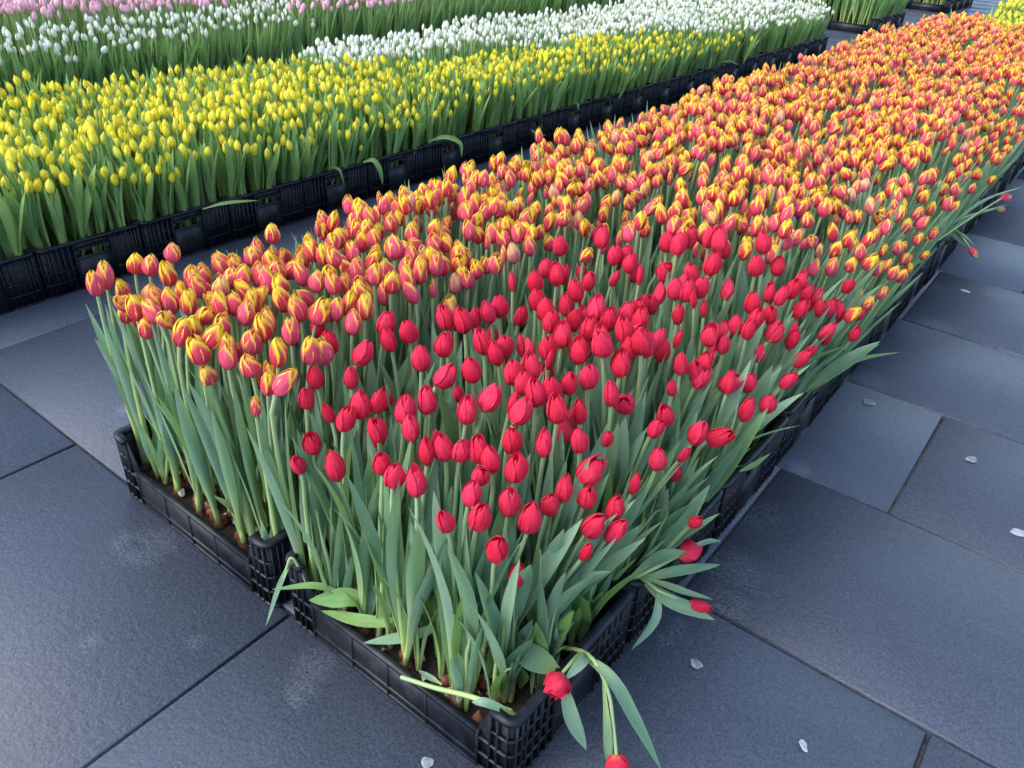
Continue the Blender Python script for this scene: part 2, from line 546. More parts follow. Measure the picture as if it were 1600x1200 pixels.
def flower_geo(r, lod, form, slim=1):
    """form: 'egg' closed, 'open' half open, 'bud' slim; local origin at the receptacle, axis +z"""
    g = Geo()
    nu, nv = {0: (8, 10), 1: (5, 6), 2: (3, 4)}[lod]
    h = {'egg': 0.060, 'open': 0.061, 'bud': 0.052, 'wide': 0.058}[form]*r.uniform(0.92, 1.08)
    R = {'egg': 0.0198, 'open': 0.0224, 'bud': 0.0115, 'wide': 0.0245}[form]*r.uniform(0.90, 1.12)
    tops = {'egg': 0.13, 'open': 0.22, 'bud': 0.08, 'wide': 0.42}[form]*r.uniform(.8, 1.2)
    xs = [0, .06, .2, .4, .62, .82, .93, 1]
    ys = [.16, .55, .88, 1.0, .95, .62+.3*tops, .36+.55*tops, tops]
    v = np.linspace(0, 1, nv)**0.85
    rot = r.uniform(0, 2*PI)
    for k in range(6):
        inner = k >= 3
        phi = rot + k*2*PI/3 + (PI/3 if inner else 0) + r.uniform(-.10, .10)
        s = np.linspace(-1, 1, nu)[None, :]
        vv = v[:, None]
        rad = cum_interp(v, xs, ys)[:, None]*R
        A = (1.18 if not inner else 1.05)*cum_interp(v, [0, .1, .3, .6, .8, .92, 1], [.55, .8, 1, 1, .78, .48, .05])[:, None]
        hh = h*r.uniform(.88, 1.05)*(0.99 if inner else 1.0)
        flare = R*r.uniform(-.14, .10)*np.clip(vv-.62, 0, 1)*2.4
        tw = r.uniform(-.05, .05)
        radv = rad*((0.88 if inner else 1.0) + r.uniform(-.02, .02)) + R*0.07*s*(1 if k % 2 else .8) \
            + R*0.05*(s**4) - R*0.05*np.exp(-(s/.22)**2)*np.clip(vv*1.6, 0, 1) + R*.035*np.sin(3.3*s*2 + k + 4*vv)*vv
        curl = r.uniform(-.02, .06)*R*10*np.clip(vv-.8, 0, 1)
        ang = phi + A*s + tw*vv*3
        radv = radv + flare
        x = (radv+curl)*np.cos(ang)
        y = (radv+curl)*np.sin(ang)
        z = hh*vv - (s**2)*hh*.045*vv + 0*ang
        g.grid(np.stack([x, y, z], -1), s, vv)
    V, Q, P = g.arr()
    if slim != 1:
        V = V*np.array((slim, slim, 1.06))
    return V, Q, P


def frame_along(pts):
    T = np.gradient(pts, axis=0)
    return T/np.maximum(np.linalg.norm(T, axis=1, keepdims=True), 1e-9)


def tube_geo(pts, radii, sides):
    pts = np.asarray(pts, float)
    T = frame_along(pts)
    ref = np.array((0.31, 0.95, 0.05))
    A = np.cross(T, ref); A /= np.linalg.norm(A, axis=1, keepdims=True)
    B = np.cross(T, A)
    ph = np.linspace(0, 2*PI, sides+1)
    P = pts[:, None] + (A[:, None]*np.cos(ph)[None, :, None] + B[:, None]*np.sin(ph)[None, :, None])*np.asarray(radii)[:, None, None]
    g = Geo()
    g.grid(P, np.linspace(-1, 1, sides+1)[None, :]*0.8, np.linspace(0, 1, len(pts))[:, None])
    return g.arr()


def strip_geo(pts, width, normal, ns=5, fold=0.25, wave=0.0, phase=0.0, prof=None, twist=0.0):
    """a leaf blade along pts, its face turned towards normal"""
    pts = np.asarray(pts, float)
    n = len(pts)
    t = np.linspace(0, 1, n)
    T = frame_along(pts)
    N = np.asarray(normal, float)
    if N.ndim == 1:
        N = np.broadcast_to(N, pts.shape)
    Sd = np.cross(T, N); Sd /= np.maximum(np.linalg.norm(Sd, axis=1, keepdims=True), 1e-9)
    N = np.cross(Sd, T)
    if twist:
        c, s_ = np.cos(twist*t)[:, None], np.sin(twist*t)[:, None]
        Sd, N = Sd*c + N*s_, N*c - Sd*s_
    if prof is None:
        prof = ([0, .12, .3, .5, .7, .85, .95, 1], [.30, .42, .82, 1, .84, .52, .22, .02])
    w = np.interp(t, *prof)*width*0.5
    s = np.linspace(-1, 1, ns)[None, :]
    f = (fold*(1.5 - 1.1*t))[:, None]
    lift = f*np.abs(s)**1.5*w[:, None] + wave*w[:, None]*np.sin(7*t[:, None] + phase + 1.5*s)*s
    P = pts[:, None] + Sd[:, None]*(s*w[:, None]*(1-.25*f*np.abs(s)))[..., None] + N[:, None]*lift[..., None]
    g = Geo()
    g.grid(P, s, t[:, None])
    return g.arr()


def leaf_geo(r, lod, az, L, W, th0, th1, z0, p=1.6):
    n = {0: 13, 1: 8, 2: 6}[lod]
    t = np.linspace(0, 1, n)
    th = th0 + (th1-th0)*t**p
    da = np.cumsum(np.full(n, r.uniform(-.5, .5)/n)*t)
    d = np.stack([np.sin(th)*np.cos(az+da), np.sin(th)*np.sin(az+da), np.cos(th)], -1)
    pts = np.vstack([[0, 0, 0], np.cumsum((d[1:]+d[:-1])/2*(L/(n-1)), axis=0)])
    pts += np.array((0.006*math.cos(az), 0.006*math.sin(az), z0))
    N = np.stack([-np.cos(th)*np.cos(az+da), -np.cos(th)*np.sin(az+da), np.sin(th)], -1)
    return strip_geo(pts, W, N, {0: 5, 1: 3, 2: 3}[lod], r.uniform(.25, .6), r.uniform(.03, .16) if lod < 2 else 0, r.uniform(0, 6), twist=r.uniform(-.7, .7))


def rot_to(V, axis, az=0.0):
    q = Vector((0, 0, 1)).rotation_difference(Vector(axis))
    m = np.array(q.to_matrix())
    return V @ m.T


# per kind: height range of flower centre above the stem foot, leaf width, leaf length, leaf material
STYLE = {
    'red':     dict(H=(.34, .50), W=(.034, .060), L=(.36, .47), nl=(3, 3), leaf='leaf_blue', stem='stem_blue', forms=['egg', 'egg', 'open', 'egg', 'open', 'egg', 'open', 'bud'], fs=.89),
    'striped': dict(H=(.42, .53), W=(.024, .038), L=(.36, .50), nl=(2, 3), leaf='leaf_blue', stem='stem_blue', forms=['egg', 'egg', 'open', 'egg', 'egg', 'open', 'bud', 'egg', 'egg', 'egg'], fs=.90),
    'yellow':  dict(H=(.28, .40), W=(.030, .050), L=(.30, .42), nl=(3, 3), leaf='leaf_green', stem='stem_green', forms=['egg', 'egg', 'egg', 'open', 'bud', 'egg', 'egg'], fs=.88),
    'white':   dict(H=(.34, .47), W=(.030, .052), L=(.28, .42), nl=(3, 3), leaf='leaf_green', stem='stem_green', forms=['egg', 'open', 'egg', 'bud', 'egg', 'bud'], fs=.84),
    'pink':    dict(H=(.48, .58), W=(.028, .046), L=(.32, .48), nl=(3, 3), leaf='leaf_green', stem='stem_green', forms=['egg', 'bud', 'egg', 'open'], fs=.94),
}
NPROTO = {'red': 34, 'striped': 36, 'yellow': 20, 'white': 12, 'pink': 10}


def make_proto(kind, i, n, lod):
    st = STYLE[kind]
    r = random.Random(kind + str(i) + 'x')
    H = st['H'][0] + (st['H'][1]-st['H'][0])*((i + .5)/n)
    form = st['forms'][i % len(st['forms'])]
    b = r.uniform(0.0, 0.05)
    nod = r.choice([0, 0, .05, .1, .15, .2, .25, .35, .8]) if kind in ('red', 'striped') else r.choice([0, .1, .2, .35])
    fs = st['fs']*r.uniform(.92, 1.08)
    ns = {0: 12, 1: 8, 2: 5}[lod]
    t = np.linspace(0, 1, ns)
    bz = lambda a, c, d: (1-t)**2*a + 2*t*(1-t)*c + t**2*d
    Ht = H - 0.028*fs
    k = r.uniform(-.02, .03)
    pts = np.stack([bz(0, k, b), bz(0, r.uniform(-.02, .02), 0), bz(0, Ht*.55, Ht)], -1)
    T = pts[-1]-pts[-2]; T /= np.linalg.norm(T)
    ax = np.array(T) + np.array((math.tan(nod*.9), r.uniform(-.15, .15), 0))
    ax /= np.linalg.norm(ax)
    if nod > .2:
        pts[-1] = pts[-2] + (T*.6 + ax*.4)*np.linalg.norm(pts[-1]-pts[-2])
    sr = np.interp(t, [0, .7, 1], [.0060, .0048, .0038])*r.uniform(.9, 1.15)
    stem = tube_geo(pts, sr, {0: 8, 1: 5, 2: 3}[lod])
    fv, fq, fp = flower_geo(random.Random(kind + str(i)), lod, form, {'yellow': .80, 'pink': .84, 'white': .84, 'red': .90, 'striped': .92}[kind])
    fv = rot_to(fv*fs, ax) + pts[-1]
    leaves = []
    az = r.uniform(0, 6.28)
    for j in range(r.randint(*st['nl'])):
        L = r.uniform(*st['L'])*(1, .92, .8, .7)[j]
        W = r.uniform(*st['W'])*(1.25 if r.random() < .15 else 1)*(1, .85, .7, .6)[j]
        z0 = (.015, .045, .09, .13)[j]*r.uniform(.7, 1.3)
        L = min(L, (H+(.05 if kind in ('red', 'yellow') else .03)-z0)*r.uniform(.86, 1.12))
        th1 = r.choice([.04, .08, .14, .22, .30] if kind in ('striped', 'pink') else [.06, .13, .22, .32, .46]) if j == 0 else r.choice([.06, .12, .2, .32])
        leaves.append(leaf_geo(r, lod, az, L, W, r.uniform(.0, .09), th1, z0))
        az += 2.2 + r.uniform(-.6, .6)
    return dict(parts=[('flower', (fv, fq, fp), kind), ('stem', stem, st['stem'])] + [('leaf', l, st['leaf']) for l in leaves],
                v0=Vector(pts[-1] + ax*.028*fs), H=H, form=form, nod=nod)


PROTO = {}


def proto(kind, i, lod):
    key = (kind, i, lod)
    if key not in PROTO:
        PROTO[key] = make_proto(kind, i, NPROTO[kind], lod)
    return PROTO[key]


PMESH = {}


def proto_meshes(kind, i, lod):
    key = (kind, i, lod)
    if key not in PMESH:
        PMESH[key] = [(nm, make_mesh(nm, a[0], a[1], [M[mt]], puv=a[2])) for nm, a, mt in proto(kind, i, lod)['parts']]
    return PMESH[key]


# ------------------------------------------------------------------ where every tulip stands
PLANTS = []          # dicts: kind, base, flower, crate key ...
ORD = ['first', 'second', 'third', 'fourth', 'fifth', 'sixth', 'seventh', 'eighth', 'ninth', 'tenth', 'eleventh', 'twelfth', 'thirteenth',
       'fourteenth', 'fifteenth', 'sixteenth', 'seventeenth', 'eighteenth', 'nineteenth', 'twentieth', 'twenty-first', 'twenty-second', 'twenty-third', 'twenty-fourth', 'twenty-fifth',
       'twenty-sixth', 'twenty-seventh', 'twenty-eighth', 'twenty-ninth', 'thirtieth', 'thirty-first', 'thirty-second', 'thirty-third', 'thirty-fourth']
Z0 = 0.072
RED_SPOTS =[ (-0.678,0.237,0.547),(-0.742,0.260,0.552),(-0.588,0.101,0.520),(-0.618,0.149,0.530),(-0.528,0.099,0.520),(-0.484,0.104,0.521),(-0.559,0.186,0.537),(-0.594,0.249,0.550),(-0.487,0.143,0.529),(-0.468,0.167,0.533),(-0.417,0.117,0.523),(-0.582,0.308,0.562),(-0.625,0.343,0.569),(-0.566,0.349,0.570),(-0.352,0.065,0.513),(-0.315,0.057,0.511),(-0.538,0.030,0.433),(-0.411,0.184,0.537),(-0.367,0.150,0.530),(-0.275,0.067,0.513),(-0.180,0.034,0.507),(-0.147,0.076,0.505),(-0.103,0.068,0.471),(-0.133,0.134,0.506),(-0.099,0.145,0.484),(-0.158,0.181,0.535),(-0.196,0.136,0.527),(-0.203,0.171,0.534),(-0.182,0.098,0.520),(-0.092,0.230,0.495),(-0.062,0.258,0.479),(-0.023,0.287,0.455),(-0.003,0.259,0.434),(-0.016,0.196,0.431),(-0.030,0.233,0.449),(-0.083,0.293,0.501),(-0.025,0.356,0.469),(-0.305,0.125,0.525),(-0.290,0.149,0.530),(-0.258,0.160,0.532),(-0.235,0.178,0.536),(-0.486,0.301,0.560),(-0.411,0.287,0.557),(-0.393,0.218,0.544),(-0.410,0.179,0.536),(-0.429,0.418,0.570),(-0.501,0.524,0.570),(-0.385,0.431,0.570),(-0.364,0.460,0.570),(-0.300,0.286,0.557),(-0.314,0.239,0.548),(-0.261,0.304,0.561),(-0.273,0.353,0.570),(-0.312,0.368,0.570),(-0.232,0.288,0.558),(-0.551,0.442,0.570),(-0.240,0.342,0.568),(-0.477,0.357,0.570),(-0.381,0.401,0.570),(-0.090,0.693,0.518),(-0.090,0.735,0.517),(-0.092,0.832,0.519),(-0.103,0.919,0.527),(-0.090,0.999,0.517),(0.021,1.045,0.434),(0.032,0.942,0.426),(0.035,0.828,0.424),(-0.036,0.762,0.477),(-0.013,0.819,0.460),(-0.074,0.694,0.506),(-0.094,0.603,0.520),(-0.067,0.533,0.500),(-0.062,0.488,0.497),(-0.027,0.440,0.470),(-0.005,0.509,0.453),(-0.143,0.447,0.557),(-0.197,0.451,0.570),(-0.211,0.408,0.570),(-0.225,0.367,0.570),(-0.122,0.314,0.534),(-0.097,0.370,0.523),(-0.154,0.253,0.546),(-0.201,0.225,0.545),(-0.183,0.329,0.566),(-0.301,0.609,0.570),(-0.177,0.633,0.570),(-0.294,0.673,0.570),(-0.325,0.550,0.570),(-0.176,0.533,0.570),(-0.148,0.717,0.561),(-0.119,0.816,0.539),(-0.243,0.721,0.570),(-0.279,0.728,0.570),(0.065,1.333,0.402),(0.020,1.220,0.435),(-0.024,1.272,0.468),(-0.015,1.475,0.461),(-0.047,1.190,0.485),(-0.048,1.030,0.486),(-0.028,1.108,0.471),(-0.423,0.742,0.570),(-0.459,0.643,0.570),(-0.506,0.783,0.570),(-0.430,0.806,0.570),(-0.561,0.682,0.570),(-0.501,0.561,0.570),(-0.360,0.921,0.570),(-0.269,1.008,0.570),(-0.243,1.059,0.570),(-0.466,0.977,0.570),(-0.601,0.931,0.570),(-0.282,1.212,0.570),(-0.090,1.283,0.518),(-0.259,0.593,0.570),(-0.264,0.519,0.570),(-0.318,0.486,0.570),(-0.298,0.406,0.570) ]
STRIPED_SPOTS =[ (-1.196,0.036,0.576),(-1.213,0.069,0.578),(-1.135,0.057,0.577),(-1.069,0.031,0.576),(-1.037,0.034,0.576),(-0.998,0.030,0.547),(-0.988,0.047,0.577),(-1.225,0.147,0.581),(-1.192,0.163,0.582),(-1.214,0.233,0.584),(-1.120,0.161,0.581),(-1.055,0.184,0.582),(-1.032,0.081,0.578),(-1.005,0.096,0.579),(-0.969,0.116,0.580),(-0.945,0.049,0.577),(-0.875,0.037,0.576),(-0.811,0.030,0.564),(-0.792,0.030,0.519),(-0.814,0.063,0.578),(-0.880,0.064,0.578),(-0.901,0.104,0.579),(-0.981,0.200,0.583),(-1.003,0.240,0.585),(-0.846,0.167,0.582),(-0.908,0.150,0.581),(-0.900,0.175,0.582),(-0.979,0.253,0.585),(-1.055,0.338,0.589),(-0.963,0.287,0.586),(-0.870,0.200,0.583),(-0.769,0.148,0.581),(-0.929,0.283,0.586),(-0.897,0.290,0.587),(-0.836,0.247,0.585),(-0.717,0.176,0.582),(-0.673,0.111,0.579),(-0.645,0.030,0.514),(-0.586,0.054,0.577),(-0.778,0.242,0.585),(-0.848,0.352,0.589),(-0.633,0.154,0.581),(-0.899,0.350,0.589),(-0.851,0.391,0.591),(-0.789,0.383,0.590),(-0.733,0.263,0.586),(-0.718,0.293,0.587),(-0.719,0.328,0.588),(-0.989,0.541,0.595),(-1.130,0.450,0.593),(-1.139,0.707,0.595),(-0.034,1.527,0.501),(-0.010,1.636,0.482),(0.045,1.705,0.441),(0.042,1.343,0.444),(0.011,2.127,0.467),(0.023,2.432,0.458),(-0.047,2.031,0.510),(-0.045,1.887,0.508),(-0.052,1.718,0.514) ]



class Cells:
    def __init__(self, d):
        self.d, self.c = d, {}

    def ok(self, x, y, d=None):
        d = d or self.d
        i, j = int(x//self.d), int(y//self.d)
        for a in (-1, 0, 1):
            for b in (-1, 0, 1):
                for (p, q) in self.c.get((i+a, j+b), ()):
                    if (p-x)**2 + (q-y)**2 < d*d:
                        return False
        return True

    def add(self, x, y):
        self.c.setdefault((int(x//self.d), int(y//self.d)), []).append((x, y))


FL = Cells(0.05)


def plant(kind, base, flower, cr, edge=''):
    PLANTS.append(dict(kind=kind, base=base, flower=flower, crate=cr, edge=edge))


def sm(a, b, x):
    x = min(max((x-a)/(b-a), 0), 1)
    return x*x*(3-2*x)


# the front bed, two crates wide: right column along the aisle, left column beside it
NROW = 18


def bed_kind(x, y):
    lim = .98 + .26*sm(-.55, -.3, x) + .28*sm(-.2, -.05, x) + rng.uniform(-.10, .10)
    if x > -.62 and y < lim:
        return 'red'
    return 'striped'


def front_hero(lst, kind):
    for (x, y, z) in lst:
        FL.add(x, y)
        bx = min(max(x + rng.uniform(-.025, .025), -1.205), -.035)
        if x > -.62:
            bx = max(bx, -.575)
        else:
            bx = min(bx, -.67)
        if x > -.16:
            bx = min(bx, x - .02 - .28*sm(-.16, .05, x)*.5)
            bx = min(bx, -.035)
        by = max(y + (rng.uniform(-.02, .03) if y > .32 else rng.uniform(-.075, .0)), rng.uniform(.030, .055))
        edge = 'leaning over the rim' if x > -.07 else 'in the front row' if y < .10 else ''
        col = 'R' if x > -.62 else 'L'
        plant(kind, (bx, by, Z0), (x, y, z), ('A', col, int(by/.4)), edge)


front_hero(RED_SPOTS, 'red')
front_hero(STRIPED_SPOTS, 'striped')


def canopy(x, y):
    """height of the flowers of the front bed"""
    red = bool(x > -.62 and y < 1.45)
    z = (.50 + .07*sm(0, .35, y)) if red else (.560 + .005*sm(0, .5, y) - .035*sm(-1.02, -1.2, x))
    z += .012*math.sin(x*7+y*3) + .012*math.sin(y*11-x*5)
    if x > -.16:
        z -= (x+.16)*.75
    return z


def fill_front():
    for col, xa, xb in (('R', -.575, -.04), ('L', -1.205, -.665)):
        for row in range(NROW):
            want = 96 if not (col == 'R' and row < 3) else 70
            got = sum(1 for p in PLANTS if p['crate'] == ('A', col, row))
            tries = 0
            while got < want and tries < 3000:
                tries += 1
                x = rng.uniform(xa, xb)
                y = row*.4 + rng.uniform(.025, .375)
                if row == 0:
                    y = row*.4 + .03 + .345*rng.random()**.8
                k = bed_kind(x, y)
                lx, ly = rng.gauss(0, .018), rng.gauss(0, .018)
                if col == 'R':
                    lx += .075*sm(-.17, -.03, x)
                elif x < -1.12:
                    lx -= .02*sm(-1.12, -1.2, x)
                fx, fy = x+lx, max(y+ly, .03)
                # a clumpy crowd: flowers bunch and leave gaps of leaves between
                cl = math.sin(fx*13+2*math.sin(fy*5))*math.sin(fy*11+1.3*fx)
                if not FL.ok(fx, fy, .0265 if cl > -.2 else .036):
                    continue
                z = canopy(fx, fy) + rng.gauss(0, .019) - (.05 if rng.random() < .10 else 0)
                if k == 'red':
                    z -= rng.choice([0, 0, .02, .04, .07])
                edge = ''
                if col == 'R' and x > -.09:
                    edge = 'leaning over the rim'
                elif row == 0 and y < .09:
                    edge = 'in the front row'
                elif col == 'L' and x < -1.14:
                    edge = 'along the outer rim'
                FL.add(fx, fy)
                plant(k, (x, y, Z0), (fx, fy, z), ('A', col, row), edge)
                got += 1


fill_front()


def fill_bed(key, ox, oy, rz, ncol, nrow, pitch, kind_of, height, per, lean_right=.10, d=.040, first_row=0):
    """a bed of crates whose aisle side (local x=0) runs along local +y; columns go to local -x"""
    cells = Cells(.05)
    c, s = math.cos(rz), math.sin(rz)
    for col in range(ncol):
        for row in range(first_row, first_row+nrow):
            got = tries = 0
            while got < per and tries < 900:
                tries += 1
                x = -.61*col - rng.uniform(.045, .575)
                y = pitch*row + rng.uniform(.02, pitch-.02)
                lx, ly = rng.gauss(0, .016), rng.gauss(0, .016)
                if col == 0:
                    lx += lean_right*sm(-.16, -.03, x)
                fx, fy = x+lx, y+ly
                if not cells.ok(fx, fy, d):
                    continue
                k = kind_of(x, y)
                if k is None:
                    break
                z = height(k, fx, fy)
                if col == 0:
                    z -= (.08 if key != 'C' else .05)*sm(-.22, .03, fx)
                z += rng.gauss(0, .022)
                cells.add(fx, fy)
                w_ = lambda a, b: (ox + a*c - b*s, oy + a*s + b*c)
                bx, by = w_(x, y)
                gx, gy = w_(fx, fy)
                plant(k, (bx, by, Z0), (gx, gy, z), (key, col, row), 'at the rim' if col == 0 and x > -.10 else '')
                got += 1


BR = -math.atan2(.125, 7.8)*1.0     # the yellow bed is turned a little
BX, BY, BP = -2.412, -0.40, 0.386


def kind_b(x, y):
    yy = y + BY
    return 'white' if yy > 2.45 + 5.3*max(0, x+.75) + rng.uniform(-.12, .12) + .1*math.sin(x*9) else 'yellow'


def h_b(k, x, y):
    return .425 + .02*math.sin(x*6+y*2) if k == 'yellow' else .475 + .02*math.sin(x*5+y*3)


fill_bed('B', BX, BY, BR, 2, 22, BP, kind_b, h_b, 90, d=.031, lean_right=.035)
fill_bed('E', -2.36, 9.95, BR, 2, 3, .40, lambda x, y: 'pink', lambda k, x, y: .62, 60)
fill_bed('G', -2.30, 13.3, BR, 2, 4, .40, lambda x, y: 'pink', lambda k, x, y: .60, 50)


def kind_c(x, y):
    yy = y + 0.2
    if x > -.33:
        return 'white' if yy < 3.25 + rng.uniform(-.15, .15) - (x)*.3 else 'pink'
    return 'pink'


def h_c(k, x, y):
    if k == 'pink':
        return .585 + .02*math.sin(x*6+y*3)
    return .51 + .01*sm(0, -.45, x) + .02*math.sin(x*6+y*3)


CX, CY = -4.46, 0.2
fill_bed('C', CX, CY, 0, 2, 13, .40, kind_c, h_c, 80, d=.035)
fill_bed('C', CX, CY, 0, 1, 21, .40, kind_c, h_c, 70, first_row=13)
fill_bed('D', .14, 8.25, 0, 2, 6, .40, lambda x, y: 'yellow', lambda k, x, y: .42 + .10*sm(.3, 1.2, y), 60)
# strays
for (x, y, z) in ((-.955, 7.1, .60), (-.90, 7.12, .56), (-.62, 7.15, .56), (-.52, 7.1, .54), (-.40, 7.12, .55), (-.30, 7.05, .54), (-.45, 7.16, .57), (-.2, 7.1, .55)):
    plant('yellow', (x+.01, y+.0, Z0), (x, y, z), ('A', 'L' if x < -.61 else 'R', 17), 'at the end')

# ------------------------------------------------------------------ which tulips are objects of their own
LIMIT = 296


def in_view(p, m=25):
    d = np.array(p) - CAM
    z = d @ F_
    if z < .1:
        return False
    x, y = 800 + FPX*(d @ R_)/z, 600 - FPX*(d @ U_)/z
    return -m < x < 1600+m and -m < y < 1200+m


for p in PLANTS:
    p['d'] = float(np.linalg.norm(np.array(p['flower']) - CAM))
    p['see'] = in_view(p['flower'], 6)
SINGLE, MASS = [], []
for k in STYLE:
    q = sorted((p for p in PLANTS if p['kind'] == k), key=lambda p: (not p['see'], p['d']))
    SINGLE += [p for p in q[:LIMIT] if p['see']]
    MASS += [p for p in q if p not in []][len([p for p in q[:LIMIT] if p['see']]):]
print('plants', len(PLANTS), 'single', len(SINGLE), 'mass', len(MASS), {k: sum(1 for p in PLANTS if p['kind'] == k) for k in STYLE})


def solve_pose(p, lod):
    """choose a shape and the turn that carries its flower to where it blooms"""
    kind = p['kind']
    b, f = Vector(p['base']), Vector(p['flower'])
    v = f-b
    L = v.length
    n = NPROTO[kind]
    lo, hi = STYLE[kind]['H']
    i0 = (L-lo)/(hi-lo)*n
    i = int(min(max(i0 + rng.gauss(0, 1.3), 0), n-1))
    pr = proto(kind, i, lod)
    q1 = Quaternion((0, 0, 1), rng.uniform(0, 2*PI))
    v0 = q1 @ pr['v0']
    q = v0.rotation_difference(v) @ q1
    s = min(max(L/v0.length, .70), 1.30)
    return i, q, s, pr


NAMES = {'red': ('red_tulip', 'red tulip', 'red tulips'), 'striped': ('striped_tulip', 'red and yellow tulip', 'red and yellow tulips'),
         'yellow': ('yellow_tulip', 'yellow tulip', 'yellow tulips'), 'white': ('white_tulip', 'white tulip', 'white tulips'),
         'pink': ('pink_tulip', 'pink tulip', 'pink tulips')}


def crate_phrase(c):
    key, col, row = c
    if key == 'A':
        if col == 'R':
            return 'nearest crate' if row == 0 else '%s aisle crate' % ORD[row]
        return 'bulb crate' if row == 0 else '%s inner crate' % ORD[row]
    if key == 'B':
        return '%s %s yellow bed crate' % (ORD[row], 'front' if col == 0 else 'back')
    if key == 'C':
        return '%s %s crate behind the yellow bed' % (ORD[row], 'front' if col == 0 else 'back')
    if key == 'E':
        return 'bed beyond the white tulips'
    if key == 'G':
        return 'farthest bed'
    return 'far yellow bed behind the red and yellow one'


def label_of(p, i, pr):
    lab = NAMES[p['kind']][1]
    adj = {'bud': 'slim closed', 'wide': 'plump', 'open': 'slightly open', 'egg': ''}[pr['form']]
    h = p['flower'][2]
    edge = p['edge']
    if not edge and pr['nod'] > .4 and p['kind'] in ('red', 'striped'):
        edge = 'nodding'
    if p['kind'] in ('red', 'striped') and not adj:
        adj = 'tall' if h > .60 else 'low' if h < .47 else 'rounded'
    out = ' '.join(x for x in (adj, lab, edge, 'in the', crate_phrase(p['crate'])) if x)
    key, col, row = p['crate']
    if key == 'A' and row < 6 and len(out.split()) <= 12:
        fy = p['base'][1] - .4*row
        fx = p['base'][0] - (-.30 if col == 'R' else -.935)
        depth = 'front' if fy < .14 else 'back' if fy > .27 else 'middle'
        side = 'aisle end' if fx > .10 else 'far end' if fx < -.10 else 'centre'
        out += ', %s row, %s' % (depth, side)
    return out


def bulb_mesh(i):
    r = random.Random(i)
    g = Geo()
    R, H = r.uniform(.014, .019), r.uniform(.030, .038)
    v = np.linspace(0, 1, 8)
    rad = np.interp(v, [0, .1, .35, .6, .85, 1], [.3, .75, 1, .8, .35, .12])*R
    ph = np.linspace(0, 2*PI, 11)
    lump = 1 + .10*np.sin(3*ph+i+5*v[:, None]) + .06*np.sin(5*ph-2*i+9*v[:, None])
    P = np.stack([rad[:, None]*np.cos(ph)*lump, rad[:, None]*np.sin(ph)*lump*.86, H*v[:, None] - .022 + 0*ph], -1)
    g.grid(P, ph[None, :]/7, v[:, None])
    V, Q, U = g.arr()
    return make_mesh('bulb', V, Q, [M['bulb']], puv=U)


BULBS = [bulb_mesh(i) for i in range(6)]

for n_, p in enumerate(SINGLE):
    lod = 0 if p['d'] < 2.6 else 1
    i, q, s, pr = solve_pose(p, lod)
    nm = NAMES[p['kind']]
    e = link(nm[0], None, label=label_of(p, i, pr), category='tulip', group=nm[2] + ' standing in the crates')
    e.empty_display_size = .02
    e.rotation_mode = 'QUATERNION'
    e.location = p['base']
    e.rotation_quaternion = q
    e.scale = (s, s, s)
    for pn, me in proto_meshes(p['kind'], i, lod):
        link(pn, me, e)
    if p['crate'][0] == 'A' and p['base'][1] < .34:
        link('bulb', BULBS[n_ % 6], e)


# ------------------------------------------------------------------ the uncounted rest of each kind, one object per kind
def build_mass(kind, plants, name, label):
    Vs, Qs, Ps, Ms = [], [], [], []
    mats = [M[kind], M[STYLE[kind]['stem']], M[STYLE[kind]['leaf']]]
    n = 0
    for p in plants:
        lod = 0 if p['d'] < 1.9 else 1 if p['d'] < 4.2 else 2
        i, q, s, pr = solve_pose(p, lod)
        m = np.array(q.to_matrix())*s
        rnd = rng.random()
        for pn, (V, Q, U), mt in pr['parts']:
            Vs.append(V @ m.T + np.array(p['base']))
            Qs.append(Q + n)
            U = U.copy(); U[:, 2] = rnd
            Ps.append(U)
            Ms.append(np.full(len(Q), {'flower': 0, 'stem': 1, 'leaf': 2}[pn]))
            n += len(V)
    if not Vs:
        return
    me = make_mesh(name, np.concatenate(Vs), np.concatenate(Qs), mats, np.concatenate(Ms), np.concatenate(Ps))
    print(name, len(me.polygons))
    link(name, me, kind='stuff', label=label, category='tulips')


for k, nm, lab in (('red', 'red_tulips', 'other red tulips packed between the near ones'),
                   ('striped', 'striped_tulips', 'mass of red and yellow tulips filling the long bed into the distance'),
                   ('yellow', 'yellow_tulips', 'mass of yellow tulips filling the farther part of their beds'),
                   ('white', 'white_tulips', 'mass of white tulips behind and beyond the yellow ones'),
                   ('pink', 'pink_tulips', 'mass of tall pink tulips in the farthest beds')):
    build_mass(k, [p for p in MASS if p['kind'] == k], nm, lab)

# ------------------------------------------------------------------ crates
for row in range(NROW):
    lab = 'nearest black crate, red tulips, broken stems over its rim' if row == 0 else '%s black crate from the near corner along the open paving' % ORD[row]
    crate(-.30 + rng.uniform(-.003, .003), .20+.4*row, rng.uniform(-.006, .006), lab)
for row in range(NROW):
    if row < 2 or row > 15:
        lab = 'black front crate with brown bulbs showing below striped tulips' if row == 0 else '%s black crate of the inner column, behind the bulb crate' % ORD[row]
        crate(-.935, .193+.4*row, rng.uniform(-.006, .006), lab)
c_, s_ = math.cos(BR), math.sin(BR)
for col in range(2):
    for row in range(22):
        if col == 1 and 3 < row < 20:
            continue
        x, y = -.305-.61*col, BP*(row+.5)
        crate(BX + x*c_ - y*s_, BY + x*s_ + y*c_, BR + rng.uniform(-.008, .008),
              'black crate of the yellow tulip bed, %s from its near end, %s' % (ORD[row], 'on the aisle' if col == 0 else 'at the back'), .965)
for row in list(range(16)) + [30, 31, 32, 33]:
    crate(CX-.30, CY+.2+.4*row, rng.uniform(-.006, .006), '%s black crate of the white and pink bed, counted from its near end' % ORD[row])
